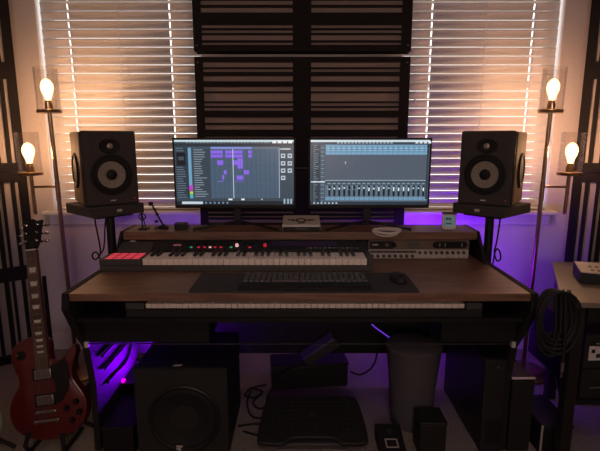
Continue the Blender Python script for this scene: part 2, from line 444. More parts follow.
obj('shell', mm, M['plastic'], ms, world=False)
obj('scroll_wheel', MB().cyl((-.003, -.028, .030), (.003, -.028, .030), .008, n=14), M['rubber'], ms, world=False)

# ------------------------------------------------------------------ piano keyboards
def keys(root, x0, n, pw, yf, yb, zt, zk, start, bl, bh):
    """n white keys, each key a mesh of its own; copies share mesh data"""
    hasb = {0: 1, 1: 1, 2: 0, 3: 1, 4: 1, 5: 1, 6: 0}
    m0 = m1 = None
    for i in range(n):
        if m0 is None:
            o = obj('white_key', MB().box(.0007, pw - .0007, yf, yb, zk, zt), M['white_key'], root, .0012, world=False, seg=1); m0 = o
            o.location = (x0, 0, 0)
        else:
            o = m0.copy(); COL.objects.link(o); o.parent = root; o.location = (x0 + i * pw, 0, 0)
    for i in range(n - 1):
        if hasb[(i + start) % 7]:
            if m1 is None:
                o = obj('black_key', MB().box(pw - pw * .28, pw + pw * .28, yf + (yb - yf) * bl, yb, zt - .002, zt + bh, taper=.88), M['black_key'], root, .0012, world=False, seg=1); m1 = o
                o.location = (x0 + i * pw, 0, 0)
            else:
                o = m1.copy(); COL.objects.link(o); o.parent = root; o.location = (x0 + i * pw, 0, 0)

pk = thing('piano_keyboard', 'full-length piano keyboard on the tray beneath the desk front', 'piano keyboard', (.015, .2, .648))
px0 = -.594; pwd = .0236
obj('case', MB().box(px0 - .075, px0 + 52 * pwd + .068, .046, .40, .6485, .682).box(px0 - .075, px0 + 52 * pwd + .068, .215, .40, .682, .712), M['plastic'], pk, .002)
for a, b in ((px0 - .075, px0 - .003), (px0 + 52 * pwd + .003, px0 + 52 * pwd + .065)):
    obj('end_cheek', MB().box(a, b, .044, .215, .682, .708), M['dplastic'], pk, .003)
keys(pk, px0 - .015, 52, pwd, .052 - .2, .212 - .2, .702 - .648, .6835 - .648, 5, .34, .010)

sy = thing('synthesizer', 'black synthesizer with lit red pads beside its keys, resting on the desktop', 'synthesizer', (-.29, .40, .76))
sx0, sx1, kx0, kpw = -.868, .315, -.683, .02706
kx1 = kx0 + 36 * kpw
c = MB()
XR = -.838
c.box(sx0, sx1, .298, .405, .7606, .786); c.box(XR, sx1, .405, .492, .7606, .786)
c.box(sx0, kx0 - .003, .296, .405, .786, .8135); c.box(XR, kx0 - .003, .405, .492, .786, .8135); c.box(kx1 + .003, sx1, .298, .492, .786, .822)
ctl = [(.425, .786), (.425, .822), (.432, .828), (.492, .853), (.492, .786)]
cp = MB().prism(ctl, kx0 - .003, sx1, 0, SP); c.prism([(.425, .8135), (.432, .822), (.492, .850), (.492, .8135)], XR, kx0 - .003, 0, SP)
obj('case', c, M['dplastic'], sy, .003)
obj('control_panel', cp, M['plastic'], sy, .002)
keys(sy, kx0 + .29, 36, kpw, .302 - .4, .424 - .4, .8145 - .76, .787 - .76, 0, .36, .011)
for r_ in range(4):
    for q in range(4):
        x = -.846 + q * .0385; y = .307 + r_ * .0275
        obj('drum_pad', MB().box(x, x + .0315, y, y + .0145, .8136, .8158), M['pad'], sy, .002)
def onctl(x, d): return (x, .432 + d * .060, .828 + d * .025)     # point on the sloped control panel
nrm = Vector((0, -.324, .946))
for x, col in ((-.502, 'ledg'), (-.468, 'ledr'), (-.440, 'ledr'), (-.415, 'ledw'), (-.392, 'ledr'), (-.365, 'ledr'), (-.318, 'ledg'), (-.232, 'ledr')):
    p = Vector(onctl(x, .18)); obj('lit_button', MB().box(p.x - .0055, p.x + .0055, p.y - .003, p.y + .004, p.z - .002, p.z + .004), M[col], sy)
for x, col in ((-.292, 'ledw'), (-.162, 'ledr')):
    p = Vector(onctl(x, .35)); obj('lit_knob', MB().cyl(p, p + nrm * .011, .008, .007, 14), M[col], sy)
for i in range(9):
    p = Vector(onctl(-.515 + i * .036, .68)); obj('knob', MB().cyl(p, p + nrm * .015, .010, .008, 12), M['plastic'], sy)
p0 = onctl(-.12, .30); p1 = onctl(-.12, .92)
obj('display', MB().quad([(-.13, p0[1] - .001, p0[2] + .002), (.17, p0[1] - .001, p0[2] + .002), (.17, p1[1] - .001, p1[2] + .002), (-.13, p1[1] - .001, p1[2] + .002)]), M['display'], sy)
for i in range(12):
    p = Vector(onctl(.03 + i * .021, .12)); obj('button', MB().box(p.x - .0065, p.x + .0065, p.y - .003, p.y + .003, p.z - .002, p.z + .003), M['steel'], sy)
lg = MB()                                      # pale lettering strip, illegible at this size
for i, (wd, hh) in enumerate(((.006, .010), (.005, .008), (.006, .008), (.005, .010))):
    p = Vector(onctl(-.586 + i * .009, .45)); lg.box(p.x, p.x + wd, p.y - hh / 2, p.y + hh / 2, p.z - .001, p.z + .0035)
obj('emblem', lg, M['ledp'], sy)

# ------------------------------------------------------------------ rack units under the shelf
def knob_row(root, x0, n, dx, z, y, r, m, name='knob'):
    for i in range(n):
        o = obj(name, MB().lathe([(r, 0), (r, .004), (r * .75, .005), (r * .7, .014), (0, .014)], 12, 0, T(x0 + i * dx, y, z) @ AX['y-']), m, root)
YR = .512
def rack(name, x0, x1, z0, z1, face, label, cat='rack unit'):
    t = thing(name, label, cat, ((x0 + x1) / 2, .6, z0), group='rack units under the raised shelf')
    obj('case', MB().box(x0 + .018, x1 - .018, YR + .006, .69, z0 + .002, z1 - .002), M['black'], t)
    obj('faceplate', MB().box(x0, x1, YR, YR + .006, z0 + .001, z1 - .001), face, t, .001)
    return t
ZL, ZM, ZH = .7615, .807, .852
t = rack('rack_mixer', .325, .806, ZL, ZM, M['silverpaint'], 'silver rack unit crowded with small knobs, standing on the desktop')
obj('button_strip', MB().box(.333, .555, YR - .002, YR, .790, .802), M['steel'], t)
for i in range(7): obj('slider_button', MB().box(.337 + i * .031, .360 + i * .031, YR - .004, YR - .002, .7925, .799), M['dplastic'], t)
knob_row(t, .345, 8, .0275, .775, YR, .0085, M['dplastic'])
knob_row(t, .572, 9, .0262, .792, YR, .0078, M['dplastic'])
knob_row(t, .585, 8, .0262, .774, YR, .0078, M['label'])
t = rack('rack_preamp', .325, .806, ZM, ZH, M['brownplate'], 'bronze-fronted rack unit with a dark oval window, directly above the silver one')
obj('dark_panel', MB().box(.332, .445, YR - .002, YR, .811, .848), M['plastic'], t)
obj('meter_frame', MB().box(.512, .572, YR - .003, YR, .812, .843).box(.518, .566, YR - .004, YR - .003, .817, .838), [M['steel']], t)
obj('oval_window', MB().prism(rrect(.632, .796, .814, .846, .015), -.003, 0, 0, T(0, YR, 0) @ Matrix(((1, 0, 0, 0), (0, 0, 1, 0), (0, 1, 0, 0), (0, 0, 0, 1)))), M['black'], t)
for x in (.665, .690, .770): obj('pointer', MB().box(x - .001, x + .001, YR - .005, YR - .003, .822, .838), M['label'], t)
obj('jack', MB().cyl((.412, YR, .830), (.412, YR - .006, .830), .009, n=14), M['chrome'], t)
obj('knob', MB().cyl((.445, YR, .830), (.445, YR - .014, .830), .013, .011, 16), M['black'], t)
obj('emblem', MB().box(.345, .372, YR - .0035, YR - .002, .828, .833), M['label'], t)
t = rack('rack_preamp', -.258, .258, ZM, ZH, M['plastic'], 'plain black rack unit behind the middle of the synthesizer')
knob_row(t, .17, 3, .03, .830, YR, .009, M['dplastic'])
obj('emblem', MB().box(-.10, -.06, YR - .001, YR, .826, .834), M['ledp'], t)
t = rack('rack_preamp', -.258, .258, ZL, ZM, M['black'], 'lower black rack unit hidden behind the synthesizer keys')
t = rack('rack_compressor', -.838, -.332, ZM, ZH, M['plastic'], 'black rack unit with a large grey dial, behind the synthesizer pads')
obj('dial', MB().lathe([(.024, 0), (.022, .006), (.019, .008), (.018, .020), (0, .020)], 20, 0, T(-.795, YR, .829) @ AX['y-']), M['label'], t)
knob_row(t, -.70, 9, .038, .830, YR, .010, M['dplastic'])
t = rack('rack_compressor', -.838, -.332, ZL, ZM, M['black'], 'lower black rack unit hidden behind the synthesizer pads')

# ------------------------------------------------------------------ monitors
UI = {}
def ui(c, e=1.0):
    k = (c, e)
    if k not in UI: UI[k] = emat('screen_%d_%d_%d' % c, lin(c), e, (.01, .01, .01), .25)
    return UI[k]

def monitor(name, label, x0, rects):
    """rects: (u0,u1,v0,v1,colour) with u to the right and v downward over the lit screen, both 0..1"""
    x1 = x0 + .583; z0, z1, yf = .997, 1.331, .575
    xc = (x0 + x1) / 2
    t = thing(name, label, 'monitor', (xc, .60, .89), group='monitors on the raised shelf')
    h = MB(); h.box(x0, x1, yf, yf + .022, z0, z1); h.box(xc - .18, xc + .18, yf + .022, yf + .05, z0 + .05, z1 - .06)
    obj('housing', h, M['plastic'], t, .003)
    sx0, sx1, sz0, sz1 = x0 + .010, x1 - .010, z0 + .017, z1 - .010
    s_ = MB(); mats = []; idx = {}
    for k, (u0, u1, v0, v1, c) in enumerate(rects):
        if c not in idx: idx[c] = len(mats); mats.append(ui(c))
        y = yf - .0008 - .000012 * k
        a, b = sx0 + (sx1 - sx0) * u0, sx0 + (sx1 - sx0) * u1
        p, q = sz1 - (sz1 - sz0) * v1, sz1 - (sz1 - sz0) * v0
        s_.quad([(a, y, p), (b, y, p), (b, y, q), (a, y, q)], idx[c])
    obj('screen', s_, mats, t)
    n = MB(); n.prism([(xc - .02, .905), (xc + .02, .905), (xc + .014, 1.05), (xc - .014, 1.05)], -.640, -.626, 0, Matrix(((1, 0, 0, 0), (0, 0, -1, 0), (0, 1, 0, 0), (0, 0, 0, 1))))
    obj('neck', n, M['satin'], t, .002)
    for sgn in (-1, 1):
        obj('stand_leg', MB().tube([(xc, .632, .925), (xc + sgn * .09, .60, .912), (xc + sgn * .205, .548, .8965)], .0062, 8), M['satin'], t)
    return t

def N(l, x0, x1, y0, y1):
    return [((a - x0) / (x1 - x0), (b - x0) / (x1 - x0), (c - y0) / (y1 - y0), (d - y0) / (y1 - y0), col) for a, b, c, d, col in l]
L = [(40, 533, 42, 320, (66, 82, 98)), (40, 533, 42, 50, (198, 216, 222)), (40, 533, 50, 56, (70, 82, 92)), (40, 533, 56, 70, (44, 52, 60))]
for x in range(90, 430, 14): L.append((x, x + random.choice((6, 9)), 51, 55, (130, 145, 155)))
for x in range(445, 530, 22): L.append((x, x + 16, 44, 56, (225, 232, 236)))
L += [(42, 95, 72, 300, (47, 58, 68)), (48, 84, 95, 150, (24, 28, 34)), (54, 78, 112, 128, (64, 76, 86))]
for i in range(22):
    y = 76 + i * 10
    if not 90 < y < 150: L.append((45, 45 + random.randint(24, 46), y, y + 3, (104, 122, 136)))
L += [(95, 108, 75, 235, (112, 160, 190)), (95, 110, 235, 258, (190, 60, 200)), (97, 110, 262, 270, (210, 200, 70)), (97, 110, 270, 280, (90, 190, 110)), (97, 110, 280, 292, (70, 170, 200))]
for y in range(80, 292, 10):
    L.append((112, 186, y, y + 8, (52, 64, 75))); L.append((118, 118 + random.randint(22, 58), y + 2, y + 5, (142, 156, 166)))
L += [(188, 472, 80, 290, (72, 92, 112)), (190, 360, 71, 80, (128, 140, 205)), (360, 472, 71, 80, (90, 104, 118))]
for x in range(205, 470, 19): L.append((x, x + 1.4, 82, 290, (56, 72, 90)))
for y in (150, 210, 268): L.append((188, 472, y, y + 1.2, (60, 78, 95)))
V = (138, 104, 226); V2 = (112, 78, 200)
for r_ in ((190, 240, 86, 102), (250, 322, 86, 102), (345, 360, 86, 102), (190, 240, 104, 118), (250, 322, 104, 118), (345, 360, 104, 118), (216, 241, 128, 150), (279, 300, 128, 150), (300, 322, 119, 165), (242, 253, 170, 190), (325, 347, 170, 190), (235, 243, 191, 213), (295, 323, 193, 213)):
    L.append(r_ + (V,)); L.append((r_[0], r_[1], r_[3] - 3, r_[3], V2))
    for x in range(int(r_[0]) + 11, int(r_[1]), 12): L.append((x, x + 1.2, r_[2], r_[3], V2))
for x in (218, 224, 230, 236, 287, 295, 303, 311, 320): L.append((x, x + 2.5, 215, 221, V))
L += [(280, 282.5, 80, 300, (205, 215, 228)), (472, 474, 74, 290, (190, 205, 215)), (476, 531, 72, 292, (58, 72, 84)), (478, 520, 78, 82, (220, 228, 232))]
for i, y in enumerate((100, 132, 163, 194)):
    for x in (480, 508):
        if i == 3 and x == 508: continue
        L.append((x, x + 18, y, y + 18, (188, 200, 208))); L.append((x + 4, x + 14, y + 5, y + 12, (70, 84, 96)))
L += [(40, 533, 292, 304, (58, 70, 80)), (258, 275, 293, 300, (225, 230, 232)), (312, 326, 293, 300, (225, 230, 232)), (396, 402, 294, 299, (200, 208, 212)), (40, 533, 304, 320, (30, 36, 44)), (62, 150, 306, 317, (196, 212, 224))]
for x in range(160, 260, 18): L.append((x, x + 7, 308, 315, (120, 150, 180)))
for x in (490, 505, 518): L.append((x, x + 8, 294, 316, (150, 170, 185)))
monitor('computer_monitor', 'monitor beside the desk tripod, showing purple blocks in a dark track view', -.603, N(L, 40, 533, 42, 320))

L = [(48, 552, 42, 325, (80, 93, 108)), (48, 552, 42, 51, (206, 222, 228)), (48, 552, 51, 60, (58, 70, 80))]
for x in range(160, 400, 15): L.append((x, x + 9, 52, 57, (170, 182, 190)))
for x in range(490, 548, 18): L.append((x, x + 12, 47, 57, (215, 225, 230)))
L += [(50, 108, 60, 320, (62, 76, 88))]
for y in range(64, 318, 9):
    L.append((52, 88, y, y + 5, (36, 45, 54))); L.append((60, 60 + random.randint(8, 24), y + 1, y + 3, (134, 150, 162)))
    L.append((92, 106, y, y + 5, (116, 136, 150) if y % 2 else (84, 102, 118)))
L += [(112, 546, 63, 105, (118, 162, 192))]
for y in (72, 82, 92): L.append((112, 546, y, y + 2, (78, 112, 140)))
for x in range(131, 546, 22): L.append((x, x + 1.6, 63, 105, (92, 130, 158)))
for x in range(118, 540, 22): L.append((x, x + 9, 75, 79, (176, 204, 220))); L.append((x, x + 11, 86, 89, (150, 186, 208)))
L += [(112, 546, 107, 215, (82, 92, 106))]
for x in range(131, 546, 22): L.append((x, x + .9, 108, 215, (76, 86, 100)))
L += [(192, 200, 139, 141, (190, 200, 210)), (195, 197, 134, 147, (190, 200, 210))]
L += [(50, 110, 221, 226, (214, 226, 232)), (112, 546, 216, 218, (180, 200, 212)), (112, 546, 222, 236, (54, 68, 80)), (112, 546, 236, 290, (88, 108, 124))]
for i in range(20):
    x = 120 + i * 21.2
    L.append((x, x + 4, 242, 258, (120, 144, 160)))
    L.append((x + 5, x + 14, 239, 286, (20, 25, 30))); L.append((x + 6.5, x + 12, 246 + random.choice((0, 0, 3, 12)), 254 + random.choice((0, 3, 10)), (226, 234, 238)))
    L.append((x, x + 15, 228, 233, (132, 152, 166)))
L += [(112, 546, 290, 304, (112, 150, 178))]
for x in range(131, 546, 21): L.append((x, x + 2, 290, 304, (70, 92, 110)))
L += [(112, 546, 304, 309, (92, 110, 126)), (48, 552, 311, 325, (44, 54, 64))]
for x in range(60, 160, 16): L.append((x, x + 8, 314, 321, (170, 186, 198)))
L += [(540, 549, 60, 300, (50, 62, 72)), (540, 547, 64, 76, (20, 26, 32))]
monitor('computer_monitor', 'monitor beside the small white clock, showing a row of mixer faders', .040, N(L, 48, 552, 42, 325))

# ------------------------------------------------------------------ things on the raised shelf
SZ = .8902
t = thing('audio_interface', 'silver flat box with a black winged emblem, between the monitor stands', 'audio interface', (.006, .60, SZ))
a = MB(); a.prism([(.536, SZ + .004), (.536, SZ + .022), (.545, SZ + .032), (.70, SZ + .052), (.70, SZ + .004)], -.085, .098, 0, SP)
obj('case', a, M['alu'], t, .003)
obj('front_panel', MB().box(-.082, .095, .532, .537, SZ + .004, SZ + .022), M['plastic'], t)
obj('display', MB().box(-.02, .036, .5305, .532, SZ + .009, SZ + .017), M['dplastic'], t)
e = MB(); mx = T(.006, .548, SZ + .0333) @ Matrix.Rotation(R(7.3), 4, 'X')
ring = [(.0265 * math.cos(q * PI / 12), .062 + .036 * math.sin(q * PI / 12)) for q in range(24)]; inn = [(p[0] * .62, .062 + (p[1] - .062) * .62) for p in ring]
for i in range(24):
    j = (i + 1) % 24; e.prism([ring[i], ring[j], inn[j], inn[i]], 0, .0008, 0, mx)
for sg in (-1, 1):
    e.prism([(sg * .030, .045), (sg * .045, .058), (sg * .066, .062), (sg * .064, .076), (sg * .040, .078), (sg * .030, .070)][::sg], 0, .0008, 0, mx)
e.prism([(-.020, .010), (.020, .010), (.013, .020), (-.013, .020)], 0, .0008, 0, mx)
obj('emblem', e, M['black'], t)
for sx in (-.07, .083):
    for syy in (.55, .68): obj('foot', MB().cyl((sx, syy, SZ), (sx, syy, SZ + .005), .008, n=10), M['rubber'], t)

t = thing('digital_clock', 'small white clock with a grey-green display on the shelf under a loudspeaker', 'clock', (.732, .60, SZ), (0, 0, R(-12)))
obj('case', MB().prism(rrect(-.033, .033, 0, .074, .010), -.012, .012, 0, AX['y-']), M['white'], t, .003, world=False)
obj('display', MB().box(-.025, .025, -.0135, -.012, .014, .066), M['lcd'], t, world=False)
obj('digits', MB().box(-.016, -.006, -.0142, -.0135, .046, .058).box(-.003, .007, -.0142, -.0135, .046, .058).box(-.016, .012, -.0142, -.0135, .026, .032), M['dplastic'], t, world=False)
obj('foot', MB().box(-.028, .028, -.02, .02, 0, .005), M['white'], t, .002, world=False)
obj('top_cap', MB().box(-.034, .034, -.014, .014, .074, .084), M['dplastic'], t, .003, world=False)

c = MB()
pts = []
for k in range(4):
    for i in range(28):
        q = 2 * PI * i / 28; rx = .062 + .004 * math.sin(k * 2.1); ry = .036 + .003 * math.cos(k * 1.7)
        yy = .512 + .008 * math.sin(k * 1.3) + ry * math.sin(q)
        zz = SZ + .004 + k * .004 + (0 if yy > .505 else (yy - .505) * .45 + .0)
        pts.append((.407 + .003 * k + rx * math.cos(q), yy, zz + .012 * (1 if yy < .505 else 0) * 0 + .0))
pts += [(.35, .50, SZ + .02), (.343, .515, SZ + .010), (.36, .54, SZ + .004)]
tag(obj('coiled_cable', c.tube(pts, .0032, 6), M['offwhite'], loc=(.41, .52, SZ)), 'white cable wound in a loop on the raised shelf edge', 'cable')

t = thing('power_adapter', 'small dark box on the shelf in front of the purple-lit sill', 'adapter', (-.585, .60, SZ), (0, 0, R(4)))
obj('case', MB().box(-.030, .030, -.022, .022, 0, .030), M['plastic'], t, .004, world=False)
obj('end_cap', MB().box(.030, .034, -.018, .018, .004, .026), M['dplastic'], t, .001, world=False)

t = thing('desk_tripod', 'small black jointed tripod with a bent arm, standing on the raised shelf', 'tripod', (-.690, .61, SZ))
obj('base', MB().lathe([(.026, 0), (.026, .006), (.012, .012), (.008, .02), (0, .02)], 18, 0, T(-.676, .615, SZ)), M['plastic'], t)
obj('arm', MB().cyl((-.676, .615, SZ + .012), (-.735, .625, SZ + .125), .005, n=8).ball((-.706, .62, SZ + .069), .008), M['satin'], t)
obj('clamp', MB().box(-.715, -.700, .600, .616, SZ + .03, SZ + .042), M['plastic'], t, .002)
obj('phone_head', MB().box(-.745, -.727, .615, .635, SZ + .112, SZ + .13), M['plastic'], t, .002)
for dx, dy in ((-.035, -.03), (.03, -.035), (-.005, .04)):
    obj('leg', MB().cyl((-.676, .615, SZ + .016), (-.676 + dx, .615 + dy, SZ + .003), .004, n=8), M['satin'], t)
t = thing('desk_clip_stand', 'thin black wire stand with a ring, at the shelf end beside the jointed tripod', 'stand', (-.765, .60, SZ))
obj('upright', MB().cyl((-.775, .60, SZ + .004), (-.779, .605, SZ + .118), .0035, n=8).cyl((-.758, .60, SZ + .004), (-.779, .605, SZ + .085), .0028, n=8), M['satin'], t)
obj('ring', MB().tube([(-.772 + .016 * math.cos(q * PI / 8), .596, SZ + .062 + .016 * math.sin(q * PI / 8)) for q in range(16)], .003, 6, closed=True), M['satin'], t)
obj('base', MB().box(-.79, -.745, .575, .625, SZ, SZ + .006), M['plastic'], t, .002)
obj('head', MB().box(-.79, -.766, .597, .613, SZ + .112, SZ + .128), M['plastic'], t, .003)

# ------------------------------------------------------------------ speakers, pads and stands
def speaker(label, loc, rz, side):
    t = thing('studio_speaker', label, 'loudspeaker', loc, (0, 0, rz), 'near-field loudspeakers')
    W, D, Hh = .120, .27, .338
    # local: front at y=0 facing -y. cabinet narrows to the back
    b = MB(); b.prism([(-W, 0), (W, 0), (W, .05), (W - .014, D), (-W + .014, D), (-W, .05)], .004, Hh)
    obj('cabinet', b, M['satin'], t, .006, world=False)
    fr = MB()
    fr.prism([(-W - .002, .014), (-W + .004, -.006), (W - .004, -.006), (W + .002, .014)], .002, Hh + .003)
    obj('baffle', fr, M['foam'], t, .009, world=False)
    for sg in (-1, 1):
        v = MB(); v.prism([(sg * (W - .004), .022), (sg * (W + .004), .022), (sg * (W + .004), .06), (sg * (W - .009), D - .008), (sg * (W - .018), D - .008)][::sg], .008, Hh - .004)
        sp = obj('side_panel', v, M['side'], t, .003, world=False)
        a = math.atan2(.013, D - .068)
        mx = T(sg * (W - .0005), .145, .160) @ Matrix.Rotation(sg * a, 4, 'Z') @ AX['x+' if sg > 0 else 'x-']
        obj('surround', MB().lathe([(.082, 0), (.082, .004), (.074, .008), (.064, .005), (.060, -.0005)], 30, 0, mx, cap=False), M['rubber'], sp, world=False)
        obj('passive_cone', MB().lathe([(.062, .001), (.058, .003), (.04, .0), (.0, .0)], 30, 0, mx, cap=False), M['black'], sp, world=False)
    mw = T(0, -.006, .143) @ AX['y-'] @ Matrix.Diagonal((.93, .93, 1, 1))
    obj('woofer_ring', MB().lathe([(.101, 0), (.101, .004), (.094, .006), (.084, .004)], 36, 0, mw, cap=False), M['black'], t, world=False)
    obj('woofer_surround', MB().lathe([(.086, .003), (.081, .009), (.073, .010), (.066, .003)], 36, 0, mw, cap=False), M['rubber'], t, world=False)
    cn = obj('woofer_cone', MB().lathe([(.068, .003), (.052, .0012), (.040, .0006), (.026, .0004)], 36, 0, mw, cap=False), M['cone'], t, world=False)
    obj('dust_cap', MB().lathe([(.027, .0), (.024, .006), (.014, .010), (0, .011)], 24, 0, mw, cap=False), M['black'], cn, world=False)
    mt = T(0, -.006, .272) @ AX['y-']
    obj('tweeter_horn', MB().lathe([(.047, 0), (.044, .004), (.032, .003), (.020, .0008), (.014, .0006)], 30, 0, mt, cap=False, sy=.72), M['black'], t, world=False)
    obj('tweeter_dome', MB().lathe([(.0135, .0008), (.012, .006), (.006, .009), (0, .010)], 20, 0, mt, cap=False), M['dome'], t, world=False)
    obj('power_light', MB().cyl((.098, -.006, .030), (.098, -.0085, .030), .0026, n=8), M['ledr'], t, world=False)
    obj('emblem', MB().box(-.012, .012, -.0072, -.006, .022, .027), M['label'], t, world=False)
    return t
PX, PY, PZ = .943, .600, 1.020
def place(dx, dy, ang, cx, cy): return (cx + dx * math.cos(ang) - dy * math.sin(ang), cy + dx * math.sin(ang) + dy * math.cos(ang), PZ + .001)
for sd, lab, st in ((-1, 'near the red guitar', 'on the red guitar side of the desk'), (1, 'over the small white clock', 'on the side table end of the desk')):
    PX = .952 if sd < 0 else .936
    rz = -sd * R(37) ; pz = -sd * R(49)
    speaker('black walnut-sided loudspeaker with a tan cone, ' + lab, place(0, -.130, rz, sd * (PX - .006), PY), rz, sd)
    f = thing('speaker_pad', 'thick black foam wedge pad under the loudspeaker ' + lab, 'speaker pad', (sd * PX, PY, .972), (0, 0, pz), 'isolation pads under the loudspeakers')
    obj('foam', MB().box(-.128, .128, -.140, .140, 0, .048), M['foam'], f, .004, world=False)
    obj('emblem', MB().box(-.012, .012, -.1412, -.140, .018, .030), M['label'], f, world=False)
    t = thing('speaker_stand', 'black single-pole loudspeaker stand ' + st, 'speaker stand', (sd * .96, .62, 0), group='loudspeaker stands')
    bx = (.918, 1.16)
    obj('base_plate', MB().box(min(sd * bx[0], sd * bx[1]), max(sd * bx[0], sd * bx[1]), .54, .80, .0, .014), M['black'], t, .003)
    obj('pole', MB().cyl((sd * .942, .625, .013), (sd * .942, .625, .962), .021, n=18), M['satin'], t)
    obj('top_plate', MB().box(-.09, .09, -.10, .10,   .960, .9715, mx=T(sd * PX, PY, 0) @ Matrix.Rotation(pz, 4, 'Z')), M['black'], t, .002)
    # signal cables
    c = MB()
    if sd < 0:
        c.tube([(-1.02, .69, 1.03), (-1.035, .68, .985), (-1.02, .63, .93), (-.985, .58, .82), (-.972, .55, .775), (-.985, .52, .755), (-.998, .52, .775), (-.985, .53, .79), (-.972, .54, .76), (-.968, .60, .60)], .004, 7, smoothpts=5)
        c.tube([(-.972, .66, .962), (-.968, .62, .90), (-.965, .58, .80), (-.972, .55, .775)], .0035, 7, smoothpts=5)
        tag(obj('speaker_cable', c, M['rubber'], loc=(-.98, .6, .8)), 'thin black cables dropping from the loudspeaker near the red guitar', 'cable', 'loudspeaker cables')
    else:
        c.tube([(.99, .69, 1.03), (1.01, .68, .985), (1.0, .64, .94), (.965, .58, .83), (.945, .55, .785), (.955, .54, .745), (.972, .54, .752), (.970, .545, .785), (.955, .55, .80), (.948, .56, .75), (.95, .585, .60)], .004, 7, smoothpts=5)
        tag(obj('speaker_cable', c, M['rubber'], loc=(.97, .6, .8)), 'single black cable looping down beside the stand at the purple wall', 'cable', 'loudspeaker cables')

# ------------------------------------------------------------------ floor lamps with two bulbs each
def lamp(sd, label):
    X, Y = sd * 1.285, .84
    t = thing('floor_lamp', label, 'floor lamp', (X, Y, 0), group='two-bulb brass floor lamps')
    obj('base', MB().lathe([(.14, 0), (.14, .012), (.13, .018), (.02, .022), (0, .022)], 36, 0, T(X, Y, 0)), M['brass'], t)
    obj('pole', MB().cyl((X, Y, .02), (X, Y, 1.455), .011, n=14).cyl((X, Y, 1.00), (X, Y, 1.10), .0125, n=14).cyl((X, Y, .95), (X, Y, 1.0), .0125, .010, n=14), M['brass'], t)
    x2 = X + sd * .135
    obj('side_arm', MB().cyl((X, Y, 1.075), (x2, Y, 1.075), .006, n=10), M['brass'], t)
    obj('side_stem', MB().cyl((x2, Y, .935), (x2, Y, 1.135), .0095, n=12).ball((x2, Y, .935), .0095), M['brass'], t)
    for xx, z in ((X, 1.455), (x2, 1.133)):
        obj('cup_plate', MB().lathe([(.012, 0), (.060, .004), (.062, .018), (.058, .022), (0, .022)], 32, 0, T(xx, Y, z)), M['brass'], t)
        so = obj('bulb_socket', MB().lathe([(.020, 0), (.020, .032), (.016, .034), (.016, .046), (0, .046)], 18, 0, T(xx, Y, z + .022)), M['brass'], t)
        bp = [(.0135, .0), (.014, .014), (.019, .03), (.0275, .052), (.031, .070), (.029, .088), (.020, .104), (.008, .113), (0, .115)]
        bo = obj('bulb', MB().lathe(bp, 22, 0, T(xx, Y, z + .062), cap=False), M['bulb'], t)
        f = MB()
        f.lathe([(0, .030), (.007, .034), (.0125, .050), (.0135, .064), (.0105, .080), (.004, .090), (0, .092)], 14, 0, T(xx, Y, z + .062))
        obj('filament', f, M['glow'], bo)
        sh = [(.0575, 0), (.0575, .205), (.0555, .207), (.0550, .205), (.0550, .0)]
        obj('glass_shade', MB().lathe(sh, 32, 0, T(xx, Y, z + .0225), cap=False), M['glass'], t)
    t.rotation_euler = (0, sd * R(.8), 0)
lamp(-1, 'brass floor lamp with two lit bulbs standing behind the red guitar')
lamp(1, 'brass floor lamp with two lit bulbs standing behind the side table')

# ------------------------------------------------------------------ guitars
def outline(pts, k=6):
    return [(p.x, p.y) for p in spline([Vector((a, b, 0)) for a, b in pts], k, True)]
LPB = [(0, 0), (.075, .010), (.130, .045), (.160, .100), (.160, .160), (.135, .212), (.116, .250), (.116, .290), (.130, .330), (.142, .368), (.130, .388), (.108, .372), (.085, .345), (.055, .332), (.030, .345),
       (.026, .420), (-.030, .440), (-.080, .436), (-.122, .408), (-.136, .362), (-.126, .312), (-.114, .275), (-.118, .240), (-.140, .205), (-.161, .155), (-.160, .098), (-.130, .044), (-.075, .010)]
UP = Matrix(((1, 0, 0, 0), (0, 0, -1, 0), (0, 1, 0, 0), (0, 0, 0, 1)))     # local xy -> x,z ; depth -> -y

